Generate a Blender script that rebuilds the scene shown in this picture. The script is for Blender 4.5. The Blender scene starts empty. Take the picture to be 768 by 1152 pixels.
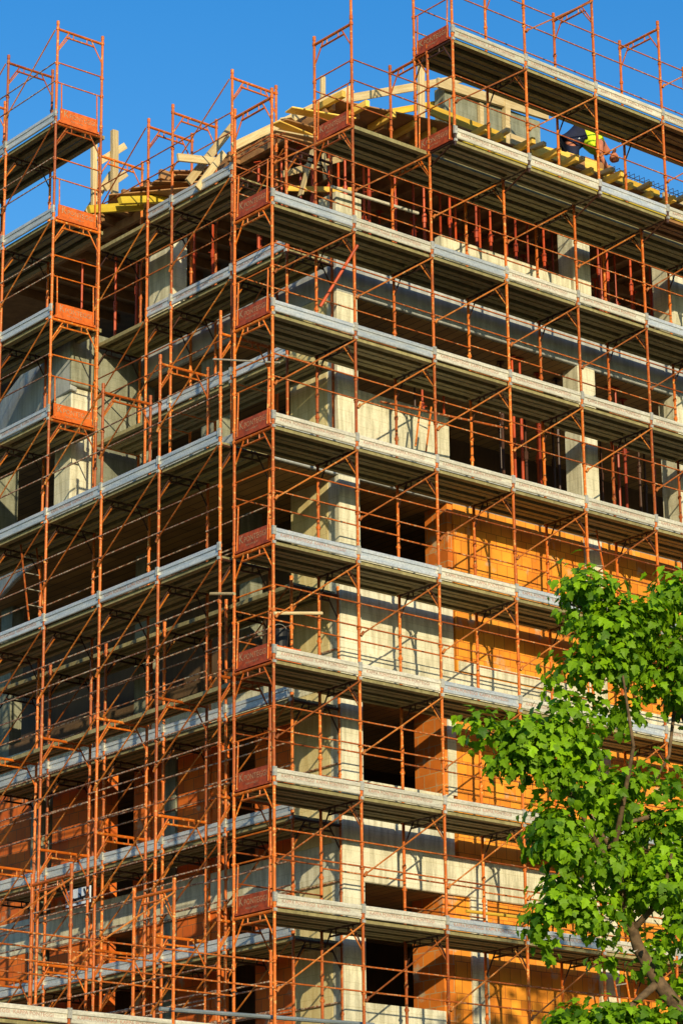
import bpy, math, random
from mathutils import Vector, Matrix
R = math.radians
random.seed(7)
scene = bpy.context.scene
COL = scene.collection

# ------------------------------------------------------------------ camera numbers
CAM = Vector((-27.0893, -33.9545, 1.6022)); FPX = 3155.13
yaw, pitch, roll = .6990, .3165, -.0112
cy_, sy_, cp_, sp_, cr_, sr_ = math.cos(yaw), math.sin(yaw), math.cos(pitch), math.sin(pitch), math.cos(roll), math.sin(roll)
FW = Vector((sy_*cp_, cy_*cp_, sp_)); r0 = Vector((cy_, -sy_, 0)); u0 = r0.cross(FW)
RT = cr_*r0 + sr_*u0; UP = -sr_*r0 + cr_*u0
def ray(px, py): return FW + RT*((px-384)/FPX) + UP*((576-py)/FPX)
def onx(px, py, x): d = ray(px, py); return CAM + d*((x-CAM.x)/d.x)
def ony(px, py, y): d = ray(px, py); return CAM + d*((y-CAM.y)/d.y)
def atd(px, py, dist): return CAM + ray(px, py).normalized()*dist

# ------------------------------------------------------------------ materials
def new_mat(name):
    m = bpy.data.materials.new(name); m.use_nodes = True
    nt = m.node_tree; b = nt.nodes['Principled BSDF']
    return m, nt, b
def ramp(nt, stops, interp='LINEAR'):
    n = nt.nodes.new('ShaderNodeValToRGB'); cr = n.color_ramp; cr.interpolation = interp
    while len(cr.elements) > 1: cr.elements.remove(cr.elements[-1])
    cr.elements[0].position = stops[0][0]; cr.elements[0].color = (*stops[0][1], 1)
    for p, c in stops[1:]:
        e = cr.elements.new(p); e.color = (*c, 1)
    return n
def noise(nt, scale, detail=4, vec=None, rough=.6, stretch=None):
    n = nt.nodes.new('ShaderNodeTexNoise'); n.inputs['Scale'].default_value = scale
    n.inputs['Detail'].default_value = detail; n.inputs['Roughness'].default_value = rough
    if vec is None:
        g = nt.nodes.new('ShaderNodeNewGeometry'); vec = g.outputs['Position']
    if stretch:
        mp = nt.nodes.new('ShaderNodeMapping'); mp.inputs['Scale'].default_value = stretch
        nt.links.new(vec, mp.inputs['Vector']); vec = mp.outputs['Vector']
    nt.links.new(vec, n.inputs['Vector']); return n
def mixc(nt, fac, a, b, mode='MIX'):
    n = nt.nodes.new('ShaderNodeMix'); n.data_type = 'RGBA'; n.blend_type = mode
    for sock, v in ((n.inputs['Factor'], fac), (n.inputs['A'], a), (n.inputs['B'], b)): pass
    F_, A_, B_ = n.inputs[0], n.inputs[6], n.inputs[7]
    for s, v in ((F_, fac), (A_, a), (B_, b)):
        if hasattr(v, 'links') or hasattr(v, 'is_linked'): nt.links.new(v, s)
        elif isinstance(v, tuple): s.default_value = (*v, 1)
        else: s.default_value = v
    return n.outputs[2]
def bump(nt, b, h, strength=.3, dist=.01):
    n = nt.nodes.new('ShaderNodeBump'); n.inputs['Strength'].default_value = strength; n.inputs['Distance'].default_value = dist
    nt.links.new(h, n.inputs['Height']); nt.links.new(n.outputs['Normal'], b.inputs['Normal'])

def mat_paint(name, base, rust, pale, rough=.45, wear=.62):
    m, nt, b = new_mat(name)
    oi = nt.nodes.new('ShaderNodeObjectInfo')
    n1 = noise(nt, 3.0, 5); n2 = noise(nt, 22, 4)
    r1 = ramp(nt, [(.42, base), (.62, tuple(c*.7 for c in base)), (.78, rust)])
    nt.links.new(n1.outputs['Fac'], r1.inputs['Fac'])
    r2 = ramp(nt, [(wear, (0, 0, 0)), (wear+.06, (1, 1, 1))]); nt.links.new(n2.outputs['Fac'], r2.inputs['Fac'])
    c = mixc(nt, r2.outputs['Color'], r1.outputs['Color'], pale)
    rr = ramp(nt, [(0, (.52, .44, .42)), (.35, (.92, .86, .82)), (1, (1.12, 1.16, 1.1))]); nt.links.new(oi.outputs['Random'], rr.inputs['Fac'])
    c = mixc(nt, 1.0, c, rr.outputs['Color'], 'MULTIPLY')
    nt.links.new(c, b.inputs['Base Color']); b.inputs['Roughness'].default_value = rough
    b.inputs['Specular IOR Level'].default_value = .3
    return m
M = {}
M['orange'] = mat_paint('orange_steel_paint', (.66, .15, .010), (.24, .06, .010), (.74, .42, .12), wear=.58)
M['rail'] = mat_paint('rail_steel_paint', (.50, .12, .018), (.13, .04, .012), (.58, .38, .20), wear=.56)
M['rail_worn'] = mat_paint('worn_rail_steel', (.36, .14, .07), (.12, .05, .03), (.62, .50, .38), wear=.50)
M['ochre'] = mat_paint('ochre_brace_paint', (.50, .15, .022), (.24, .07, .02), (.62, .36, .14), wear=.58)
M['dark_steel'] = mat_paint('rusty_shaded_steel', (.07, .028, .016), (.02, .014, .01), (.25, .10, .04), wear=.68)
M['red_prop'] = mat_paint('red_prop_paint', (.52, .065, .012), (.15, .03, .01), (.5, .3, .22), wear=.68)

def mat_galv(name, a, b_, metallic=.25, rough=.42, streak=(1, 1, 9)):
    m, nt, b = new_mat(name)
    oi = nt.nodes.new('ShaderNodeObjectInfo')
    n1 = noise(nt, 2.2, 5, stretch=streak); n2 = noise(nt, 30, 3)
    r1 = ramp(nt, [(.35, a), (.7, b_)]); nt.links.new(n1.outputs['Fac'], r1.inputs['Fac'])
    r2 = ramp(nt, [(.3, (.78, .76, .74)), (.65, (1.05, 1.05, 1.05))]); nt.links.new(n2.outputs['Fac'], r2.inputs['Fac'])
    c = mixc(nt, 1.0, r1.outputs['Color'], r2.outputs['Color'], 'MULTIPLY')
    rr = ramp(nt, [(0, (.8, .8, .78)), (1, (1.08, 1.06, 1.04))]); nt.links.new(oi.outputs['Random'], rr.inputs['Fac'])
    c = mixc(nt, 1.0, c, rr.outputs['Color'], 'MULTIPLY')
    nt.links.new(c, b.inputs['Base Color']); b.inputs['Roughness'].default_value = rough; b.inputs['Metallic'].default_value = metallic
    return m
M['galv'] = mat_galv('galvanised_steel', (.44, .50, .56), (.74, .74, .70))
M['cream'] = mat_galv('cream_toeboard', (.50, .48, .39), (.76, .73, .60), metallic=0, rough=.6)
M['deck'] = mat_galv('ribbed_deck_steel', (.26, .225, .095), (.40, .35, .16), metallic=0.0, rough=.6, streak=(4, 4, 1))
M['clamp'] = mat_galv('clamp_zinc', (.42, .40, .34), (.70, .66, .56), metallic=.3)
M['recess'] = mat_galv('shaded_deck_recess', (.05, .04, .02), (.12, .10, .05), metallic=0, rough=.9)  # dark tone stands for shade inside the deck ribs
M['tube_pale'] = mat_galv('pale_tube', (.5, .47, .36), (.72, .66, .52), metallic=.1)

def mat_concrete(name, a, b_, dark, boards=True, rough=.85, board_w=.2, streaks=.5):
    m, nt, b = new_mat(name)
    g = nt.nodes.new('ShaderNodeNewGeometry')
    n1 = noise(nt, .9, 6); r1 = ramp(nt, [(.32, a), (.68, b_)]); nt.links.new(n1.outputs['Fac'], r1.inputs['Fac'])
    n2 = noise(nt, 2.5, 6, stretch=(4, 4, .5)); r2 = ramp(nt, [(.40, dark), (.56, (1, 1, 1))]); nt.links.new(n2.outputs['Fac'], r2.inputs['Fac'])
    c = mixc(nt, streaks, r1.outputs['Color'], r2.outputs['Color'], 'MULTIPLY')
    n3 = noise(nt, 40, 4); r3 = ramp(nt, [(.3, (.82, .82, .8)), (.6, (1.03, 1.03, 1.03))]); nt.links.new(n3.outputs['Fac'], r3.inputs['Fac'])
    c = mixc(nt, .8, c, r3.outputs['Color'], 'MULTIPLY')
    if boards:
        sp = nt.nodes.new('ShaderNodeSeparateXYZ'); nt.links.new(g.outputs['Position'], sp.inputs[0])
        ad = nt.nodes.new('ShaderNodeMath'); ad.operation = 'ADD'; nt.links.new(sp.outputs[0], ad.inputs[0]); nt.links.new(sp.outputs[1], ad.inputs[1])
        cb = nt.nodes.new('ShaderNodeCombineXYZ'); nt.links.new(ad.outputs[0], cb.inputs[0]); nt.links.new(sp.outputs[2], cb.inputs[1])
        bk = nt.nodes.new('ShaderNodeTexBrick'); bk.inputs['Scale'].default_value = 1; bk.inputs['Brick Width'].default_value = 1.9
        bk.inputs['Row Height'].default_value = board_w; bk.inputs['Mortar Size'].default_value = .006
        bk.inputs['Color1'].default_value = (1, 1, 1, 1); bk.inputs['Color2'].default_value = (.93, .92, .89, 1); bk.inputs['Mortar'].default_value = (.78, .76, .68, 1)
        nt.links.new(cb.outputs[0], bk.inputs['Vector'])
        c = mixc(nt, .85, c, bk.outputs['Color'], 'MULTIPLY')
    nt.links.new(c, b.inputs['Base Color']); b.inputs['Roughness'].default_value = rough
    bump(nt, b, n3.outputs['Fac'], .35, .01)
    return m
M['conc'] = mat_concrete('pale_concrete', (.62, .59, .44), (.84, .80, .62), (.45, .43, .35))
M['conc_beige'] = mat_concrete('beige_concrete', (.68, .56, .27), (.84, .70, .36), (.7, .62, .45), board_w=.4)
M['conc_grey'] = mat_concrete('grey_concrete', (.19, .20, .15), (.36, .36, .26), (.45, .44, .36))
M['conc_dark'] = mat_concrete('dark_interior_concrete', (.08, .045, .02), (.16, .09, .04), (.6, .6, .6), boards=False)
M['sky_grey'] = mat_concrete('slab_edge_concrete', (.36, .38, .38), (.52, .53, .50), (.55, .55, .52), boards=False)

def mat_brick(name, a, b_, mortar, w=.25, h=.25):
    m, nt, b = new_mat(name)
    g = nt.nodes.new('ShaderNodeNewGeometry'); sp = nt.nodes.new('ShaderNodeSeparateXYZ'); nt.links.new(g.outputs['Position'], sp.inputs[0])
    ad = nt.nodes.new('ShaderNodeMath'); ad.operation = 'ADD'; nt.links.new(sp.outputs[0], ad.inputs[0]); nt.links.new(sp.outputs[1], ad.inputs[1])
    cb = nt.nodes.new('ShaderNodeCombineXYZ'); nt.links.new(ad.outputs[0], cb.inputs[0]); nt.links.new(sp.outputs[2], cb.inputs[1])
    bk = nt.nodes.new('ShaderNodeTexBrick'); bk.inputs['Scale'].default_value = 1; bk.inputs['Brick Width'].default_value = w
    bk.inputs['Row Height'].default_value = h; bk.inputs['Mortar Size'].default_value = .007; bk.inputs['Bias'].default_value = -.1
    bk.inputs['Color1'].default_value = (*a, 1); bk.inputs['Color2'].default_value = (*b_, 1); bk.inputs['Mortar'].default_value = (*mortar, 1)
    nt.links.new(cb.outputs[0], bk.inputs['Vector'])
    n1 = noise(nt, 1.3, 5); r1 = ramp(nt, [(.3, (.72, .66, .6)), (.65, (1.08, 1.05, 1.0))]); nt.links.new(n1.outputs['Fac'], r1.inputs['Fac'])
    c = mixc(nt, 1.0, bk.outputs['Color'], r1.outputs['Color'], 'MULTIPLY')
    # fine vertical grooves of hollow clay blocks
    wv = nt.nodes.new('ShaderNodeTexWave'); wv.wave_type = 'BANDS'; wv.bands_direction = 'X'; wv.inputs['Scale'].default_value = 9
    nt.links.new(cb.outputs[0], wv.inputs['Vector'])
    r2 = ramp(nt, [(.0, (.86, .82, .8)), (.5, (1, 1, 1))]); nt.links.new(wv.outputs['Fac'], r2.inputs['Fac'])
    c = mixc(nt, .25, c, r2.outputs['Color'], 'MULTIPLY')
    nm = noise(nt, 2.0, 5); rm = ramp(nt, [(.60, (0, 0, 0)), (.70, (.85, .85, .85))]); nt.links.new(nm.outputs['Fac'], rm.inputs['Fac'])
    c = mixc(nt, rm.outputs['Color'], c, (.50, .42, .27))
    nt.links.new(c, b.inputs['Base Color']); b.inputs['Roughness'].default_value = .85
    bump(nt, b, bk.outputs['Fac'], -.4, .012)
    return m
M['brick'] = mat_brick('orange_clay_block', (.90, .37, .028), (.76, .24, .014), (.42, .13, .014), w=.25, h=.27)
M['brick_jamb'] = mat_brick('reddish_orange_block', (.74, .22, .018), (.60, .15, .012), (.48, .36, .18), w=.3, h=.24)
M['brick_red'] = mat_brick('red_clay_block', (.82, .19, .014), (.64, .12, .010), (.30, .12, .04), w=.3, h=.22)

def mat_wood(name, a, b_, stretch, scale=2.5, rough=.7):
    m, nt, b = new_mat(name)
    oi = nt.nodes.new('ShaderNodeObjectInfo')
    tc = nt.nodes.new('ShaderNodeTexCoord')
    n1 = noise(nt, scale, 6, vec=tc.outputs['Object'], stretch=stretch)
    r1 = ramp(nt, [(.3, a), (.7, b_)]); nt.links.new(n1.outputs['Fac'], r1.inputs['Fac'])
    rr = ramp(nt, [(0, (.75, .72, .68)), (1, (1.1, 1.1, 1.1))]); nt.links.new(oi.outputs['Random'], rr.inputs['Fac'])
    c = mixc(nt, 1.0, r1.outputs['Color'], rr.outputs['Color'], 'MULTIPLY')
    nt.links.new(c, b.inputs['Base Color']); b.inputs['Roughness'].default_value = rough
    return m
M['timber'] = mat_wood('pale_timber', (.50, .36, .16), (.74, .60, .34), (1, 12, 12))
M['yellow'] = mat_wood('yellow_formwork_timber', (.62, .36, .03), (.80, .54, .05), (1, 12, 12))
M['ply'] = mat_wood('brown_plywood', (.26, .12, .04), (.48, .25, .09), (3, 3, 3), scale=1.5)
M['bright_yellow'] = mat_wood('bright_yellow_beam', (.58, .40, .02), (.74, .56, .04), (1, 6, 6))

def mat_ceiling():
    m, nt, b = new_mat('ceiling_board')
    g = nt.nodes.new('ShaderNodeNewGeometry'); mp = nt.nodes.new('ShaderNodeMapping'); mp.inputs['Rotation'].default_value = (0, 0, R(90))
    nt.links.new(g.outputs['Position'], mp.inputs['Vector'])
    bk = nt.nodes.new('ShaderNodeTexBrick'); bk.inputs['Scale'].default_value = 1; bk.inputs['Brick Width'].default_value = 2.2
    bk.inputs['Row Height'].default_value = .22; bk.inputs['Mortar Size'].default_value = .012
    bk.inputs['Color1'].default_value = (.40, .24, .08, 1); bk.inputs['Color2'].default_value = (.30, .17, .055, 1); bk.inputs['Mortar'].default_value = (.10, .06, .03, 1)
    nt.links.new(mp.outputs[0], bk.inputs['Vector'])
    n1 = noise(nt, 1.2, 5); r1 = ramp(nt, [(.3, (.6, .6, .6)), (.7, (1.05, 1, .95))]); nt.links.new(n1.outputs['Fac'], r1.inputs['Fac'])
    c = mixc(nt, 1.0, bk.outputs['Color'], r1.outputs['Color'], 'MULTIPLY')
    nt.links.new(c, b.inputs['Base Color']); b.inputs['Roughness'].default_value = .8
    return m
M['ceiling'] = mat_ceiling()
def mat_flat(name, c, rough=.6, spec=.3, sc=8, var=.25):
    m, nt, b = new_mat(name)
    n1 = noise(nt, sc, 4); r1 = ramp(nt, [(.3, tuple(x*(1-var) for x in c)), (.7, tuple(min(1, x*(1+var*.5)) for x in c))])
    nt.links.new(n1.outputs['Fac'], r1.inputs['Fac']); nt.links.new(r1.outputs['Color'], b.inputs['Base Color'])
    b.inputs['Roughness'].default_value = rough; b.inputs['Specular IOR Level'].default_value = spec
    return m
M['sign'] = mat_flat('sign_plate_orange_shaded', (.38, .06, .012), .5, sc=12, var=.5)  # rusted orange plate, darkened further for shade on the side-facing ends
M['sign_bright'] = mat_flat('sign_plate_orange', (.68, .14, .02), .5, sc=12, var=.35)
M['letter_white'] = mat_flat('sign_lettering_white', (.50, .30, .16), .6, sc=50, var=.7)
M['letter_red'] = mat_flat('board_lettering_red', (.50, .25, .18), .7, sc=9, var=.6)
M['hivis'] = mat_flat('hi_vis_fabric', (.62, .85, .02), .7)
M['navy'] = mat_flat('navy_cloth', (.012, .016, .045), .8)
M['skin'] = mat_flat('sunburnt_skin', (.50, .17, .09), .6)
M['hair'] = mat_flat('short_brown_hair', (.12, .04, .02), .8)
M['boot'] = mat_flat('work_boot', (.04, .03, .02), .8)
M['bark'] = mat_flat('tree_bark', (.15, .095, .05), .9, sc=14, var=.6)
M['sheet'] = mat_flat('pale_blue_sheet', (.72, .78, .85), .5)
M['black'] = mat_flat('black_line', (.01, .01, .012), .5)
M['greypipe'] = mat_galv('grey_pipe', (.22, .27, .30), (.36, .40, .42), metallic=.1)
M['ground'] = mat_flat('dry_ground', (.10, .085, .055), .95, sc=1.5, var=.3)
M['road'] = mat_flat('asphalt', (.05, .05, .052), .9, sc=20, var=.3)

def mat_leaf(name, a, b_, tr=.45):
    m, nt, b = new_mat(name)
    oi = nt.nodes.new('ShaderNodeAttribute'); oi.attribute_name = 'leaf_tone'
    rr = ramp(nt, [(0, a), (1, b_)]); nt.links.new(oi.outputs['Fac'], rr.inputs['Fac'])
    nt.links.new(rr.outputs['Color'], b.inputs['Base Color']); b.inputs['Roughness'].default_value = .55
    b.inputs['Specular IOR Level'].default_value = .25
    t = nt.nodes.new('ShaderNodeBsdfTranslucent'); tc = mixc(nt, 1.0, rr.outputs['Color'], (1.7, 1.5, .6), 'MULTIPLY'); nt.links.new(tc, t.inputs['Color'])
    mx = nt.nodes.new('ShaderNodeMixShader'); mx.inputs[0].default_value = tr*.75
    out = nt.nodes['Material Output']; nt.links.new(b.outputs[0], mx.inputs[1]); nt.links.new(t.outputs[0], mx.inputs[2]); nt.links.new(mx.outputs[0], out.inputs['Surface'])
    return m
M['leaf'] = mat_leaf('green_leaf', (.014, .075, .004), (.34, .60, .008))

# ------------------------------------------------------------------ mesh builder
class MB:
    def __init__(s): s.v = []; s.f = []; s.smooth = False
    def box(s, a, b):
        x0, y0, z0 = a; x1, y1, z1 = b; n = len(s.v)
        s.v += [(x0,y0,z0),(x1,y0,z0),(x1,y1,z0),(x0,y1,z0),(x0,y0,z1),(x1,y0,z1),(x1,y1,z1),(x0,y1,z1)]
        s.f += [tuple(n+i for i in q) for q in ((0,3,2,1),(4,5,6,7),(0,1,5,4),(1,2,6,5),(2,3,7,6),(3,0,4,7))]
        return s
    def tube(s, p, q, r, seg=8, r2=None, cap=True):
        p = Vector(p); q = Vector(q); d = (q-p); 
        if d.length < 1e-6: return s
        d.normalize(); a = d.orthogonal().normalized(); b = d.cross(a); n = len(s.v); r2 = r if r2 is None else r2
        for c, rr in ((p, r), (q, r2)):
            for i in range(seg):
                t = 2*math.pi*i/seg; w = c + (a*math.cos(t)+b*math.sin(t))*rr; s.v.append(tuple(w))
        for i in range(seg):
            j = (i+1) % seg; s.f.append((n+i, n+j, n+seg+j, n+seg+i))
        if cap:
            s.f.append(tuple(n+i for i in reversed(range(seg)))); s.f.append(tuple(n+seg+i for i in range(seg)))
        return s
    def beam(s, p, q, w, h, up=(0, 0, 1)):
        p = Vector(p); q = Vector(q); d = (q-p).normalized(); up = Vector(up)
        a = d.cross(up)
        if a.length < 1e-3: a = d.orthogonal()
        a.normalize(); b = a.cross(d).normalized(); n = len(s.v)
        for c in (p, q):
            for (i, j) in ((-1,-1),(1,-1),(1,1),(-1,1)): s.v.append(tuple(c + a*(w/2*i) + b*(h/2*j)))
        s.f += [tuple(n+i for i in q_) for q_ in ((0,3,2,1),(4,5,6,7),(0,1,5,4),(1,2,6,5),(2,3,7,6),(3,0,4,7))]
        return s
    def poly(s, pts, z0, z1):
        n = len(s.v); k = len(pts)
        s.v += [(x, y, z0) for x, y in pts] + [(x, y, z1) for x, y in pts]
        s.f.append(tuple(n+i for i in reversed(range(k)))); s.f.append(tuple(n+k+i for i in range(k)))
        for i in range(k):
            j = (i+1) % k; s.f.append((n+i, n+j, n+k+j, n+k+i))
        return s
    def extrude_x(s, prof, x0, x1):
        n = len(s.v); k = len(prof)
        s.v += [(x0, y, z) for y, z in prof] + [(x1, y, z) for y, z in prof]
        for i in range(k):
            j = (i+1) % k; s.f.append((n+i, n+k+i, n+k+j, n+j))
        s.f.append(tuple(n+i for i in range(k))); s.f.append(tuple(n+k+i for i in reversed(range(k))))
        return s
    def mesh(s, name, mat):
        me = bpy.data.meshes.new(name); me.from_pydata(s.v, [], s.f); me.materials.append(mat); me.validate(); me.update()
        return me
def fixn(me):
    import bmesh
    bm = bmesh.new(); bm.from_mesh(me); bmesh.ops.recalc_face_normals(bm, faces=bm.faces); bm.to_mesh(me); bm.free(); return me
def link(name, me, parent=None, loc=(0,0,0), rz=0):
    o = bpy.data.objects.new(name, me); COL.objects.link(o); o.location = loc; o.rotation_euler = (0, 0, rz)
    if parent: o.parent = parent
    return o
def tag(o, label=None, cat=None, group=None, kind=None):
    if label: o['label'] = label
    if cat: o['category'] = cat
    if group: o['group'] = group
    if kind: o['kind'] = kind
    return o
def thing(name, label, cat, group=None, loc=(0, 0, 0)):
    o = bpy.data.objects.new(name, None); COL.objects.link(o); o.location = loc; o.empty_display_size = .3
    return tag(o, label, cat, group)
def bevel(o, w=.01, seg=1):
    m = o.modifiers.new('bevel', 'BEVEL'); m.width = w; m.segments = seg; m.limit_method = 'ANGLE'; return o

def text_mesh(name, txt, size, mat, extra=None, width=None):
    """lettering lying in the local XZ plane, facing -Y"""
    vs, fs = [], []
    for (t, sz, ox, oz) in ([(txt, size, 0, 0)] + (extra or [])):
        c = bpy.data.curves.new('t', 'FONT'); c.body = t; c.size = sz; c.resolution_u = 2
        o = bpy.data.objects.new('t', c); COL.objects.link(o)
        bpy.context.view_layer.update()
        me = bpy.data.meshes.new_from_object(o.evaluated_get(bpy.context.evaluated_depsgraph_get()))
        n = len(vs)
        vs += [(v.co.x+ox, 0, v.co.y+oz) for v in me.vertices]; fs += [tuple(n+i for i in p.vertices) for p in me.polygons]
        bpy.data.objects.remove(o); bpy.data.curves.remove(c); bpy.data.meshes.remove(me)
    if width:
        mx = max(v[0] for v in vs); k = width/mx; vs = [(v[0]*k, v[1], v[2]) for v in vs]
    me = bpy.data.meshes.new(name); me.from_pydata(vs, [], fs); me.materials.append(mat); me.update(); return me

# ------------------------------------------------------------------ scaffold prototypes
W = 1.03
def lev(l): return 9.38 + 2*l            # deck surface height of a level
def frame_mesh(w, h=2.0, low=.1, seg=8):
    b = MB(); b.mark = None
    for x in (0, w):
        b.tube((x, 0, low), (x, 0, h+.1), .026, seg)
        for z in (.16, .80, 1.19, h-.06):
            if z > low and z < h: b.tube((x, 0, z-.028), (x, 0, z+.028), .036, seg)
        b.tube((x, 0, h+.02), (x, 0, h+.10), .032, seg)
        b.tube((x-.045, 0, 1.19), (x+.045, 0, 1.19), .011, 5); b.tube((x, -.05, .80), (x, .05, .80), .011, 5)
    b.mark = len(b.f)
    b.tube((0, 0, h-.07), (w, 0, h-.07), .027, seg)
    b.tube((.2, 0, h-.19), (w-.2, 0, h-.19), .019, 6)
    b.tube((0, 0, h-.50), (.26, 0, h-.08), .014, 6); b.tube((w, 0, h-.50), (w-.26, 0, h-.08), .014, 6)
    for x in (.36, w-.36): b.tube((x, 0, h-.17), (x, 0, h-.06), .012, 5)
    return b
FR = frame_mesh(W).mesh('frame', M['orange'])
_b = frame_mesh(W); FRD = _b.mesh('frame', M['orange']); FRD.materials.append(M['dark_steel'])
for _i, _p in enumerate(FRD.polygons):
    if _i >= _b.mark: _p.material_index = 1
# dark crossbars: rust, plus shade under the deck put into the colour
def deck_mesh(L, y0, y1, mat, n=3):
    b = MB(); w = (y1-y0)/n; g = .018
    for i in range(n):
        a = y0+i*w+g; c = a+w-2*g; k = (c-a)
        prof = [(a, 0), (c, 0), (c, -.07), (c-k*.31, -.075), (c-k*.31, -.012), (a+k*.31, -.012), (a+k*.31, -.075), (a, -.07)]
        b.extrude_x(prof, .02, L-.02)
        b.box((.03, a+.01, -.067), (.08, c-.01, -.014)); b.box((L-.08, a+.01, -.067), (L-.03, c-.01, -.014))
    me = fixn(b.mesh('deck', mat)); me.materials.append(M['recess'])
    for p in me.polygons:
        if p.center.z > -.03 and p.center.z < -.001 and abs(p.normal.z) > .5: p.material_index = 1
    return me
def toe_mesh(L, mat):
    b = MB()
    prof = [(.02,0),(.012,.012),(.012,.055),(.03,.065),(.03,.125),(.012,.135),(.012,.185),(.02,.20),(.042,.20),(.042,0)]
    b.extrude_x([(y-.03, z) for y, z in prof], .035, L-.035)
    return fixn(b.mesh('toeboard', mat))
def clamp_mesh():
    b = MB(); b.box((-.035, -.04, .07), (.035, -.0, .22)); b.box((-.03, -.04, -.08), (.03, -.005, -.03)); return b.mesh('toeboard_clamp', M['clamp'])
CL = clamp_mesh()
def guard_mesh(L, hs=(1.22, .82), r=.014, mat='rail'):
    b = MB()
    for h in hs: b.tube((0, -.03, h), (L, -.03, h), r, 6)
    return b.mesh('guardrail', M[mat])
def diag_mesh(L):
    b = MB(); b.tube((.03, -.05, .70), (L-.02, -.05, 1.90), .0145, 6); b.tube((.0, -.05, .66), (.06, -.05, .74), .026, 6)
    # short knee below the deck
    b.tube((L, -.0, 1.45), (L-.02, .28, 1.86), .014, 5)
    return b.mesh('diagonal_brace', M['ochre'])
_tc = {}
def toe_text(L):
    k = round(L, 2)
    if k not in _tc:
        _tc[k] = text_mesh('lettering', 'KAPPA PONTEGGI  KAPPA PONTEGGI' if L > 1.2 else 'KAPPA PONTEGGI', .078, M['letter_red'], width=L-.42)
    return _tc[k]
def sign_plate(m='sign'):
    b = MB(); b.box((.09, -.02, .02), (W-.09, .0, .27)); b.box((.06, -.03, -.03), (W-.06, .03, .015)); return b.mesh('end_sign', M[m])
SIGN = sign_plate(); SIGNB = sign_plate('sign_bright')
SIGNTXT = text_mesh('lettering', 'K', .20, M['letter_white'], extra=[('PONTEGGI', .135, .15, .0), ('kappa ponteggi srl', .05, .2, -.065)], width=.72)
def endguard():
    b = MB()
    b.tube((0, 0, 1.22), (W, 0, 1.22), .015, 6); b.tube((.0, 0, .80), (W, 0, .80), .014, 6)
    for x in (.11, W-.11): b.tube((x, -.03, .0), (x, -.0, .80), .014, 6)
    return b.mesh('end_guard', M['orange'])
ENDG = endguard()
_cache = {}
def cached(key, fn):
    if key not in _cache: _cache[key] = fn()
    return _cache[key]

class Scaffold:
    """run of frames: cols = list of outer-standard points, rot = rotation of the bay's local X"""
    def __init__(s, root, rot, flip, rail='rail', fr=None):
        s.root = root; s.railm = rail; s.fr = fr or FRD; s.rot = rot; s.flip = flip       # flip False: bay runs +local x from col n to n+1 ; True: from n+1 to n
    def frot(s): return s.rot + R(90)                    # frame width direction is local +Y of the bay
    def frame(s, p, z, bright=False): return link('frame', FR if bright else s.fr, s.root, (p[0], p[1], z), s.frot())
    def bay(s, p, q):
        a, b = (q, p) if s.flip else (p, q)
        L = math.dist(a, b); rot = math.atan2(b[1]-a[1], b[0]-a[0]); return a, L, rot
    def deck(s, p, q, z, toe='galv', y0=.03, y1=W+.12, n=3, mat='deck', text=False):
        a, L, rot = s.bay(p, q)
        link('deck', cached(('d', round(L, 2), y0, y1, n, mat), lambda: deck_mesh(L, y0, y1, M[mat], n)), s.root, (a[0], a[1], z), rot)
        if toe:
            t = link('toeboard', cached(('t', round(L, 2), toe), lambda: toe_mesh(L, M[toe])), s.root, (a[0], a[1], z), rot)
            if text:
                tx = link('lettering', toe_text(L), t, (.15, 0, .068), 0)
                tx.location = (.15, -.003, .068)
    def clamp(s, p, z): link('toeboard_clamp', CL, s.root, (p[0], p[1], z), s.rot)
    def guard(s, p, q, z, hs=(1.22, .82), inner=False):
        a, L, rot = s.bay(p, q)
        o = link('inner_rail' if inner else 'guardrail', cached(('g', round(L, 2), hs, s.railm), lambda: guard_mesh(L, hs, mat=s.railm)), s.root, (a[0], a[1], z), rot)
        if inner:
            d = Vector((-math.sin(rot), math.cos(rot)))*(W-.0); o.location.x += d.x; o.location.y += d.y
    def diag(s, p, q, z):
        a, L, rot = s.bay(p, q)
        link('diagonal_brace', cached(('b', round(L, 2)), lambda: diag_mesh(L)), s.root, (a[0], a[1], z), rot)
    def end(s, o, z, rot, sign=True, bright=False):
        if sign:
            e = link('end_sign', SIGNB if bright else SIGN, s.root, (o[0], o[1], z), rot); link('lettering', SIGNTXT, e, (.155, -.024, .11))
        link('end_guard', ENDG, s.root, (o[0], o[1], z), rot)
    def legs(s, pts, ztop):
        for p in pts:
            d = Vector((math.cos(s.frot()), math.sin(s.frot())))
            for k in (0, W):
                x, y = p[0]+d.x*k, p[1]+d.y*k
                b = MB(); b.tube((0, 0, .04), (0, 0, ztop), .026, 6); b.box((-.08, -.08, .0), (.08, .08, .04)); link('base_standard', cached(('bs', round(ztop, 2)), lambda: b.mesh('base_standard', M['orange'])), s.root, (x, y, 0))

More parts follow.
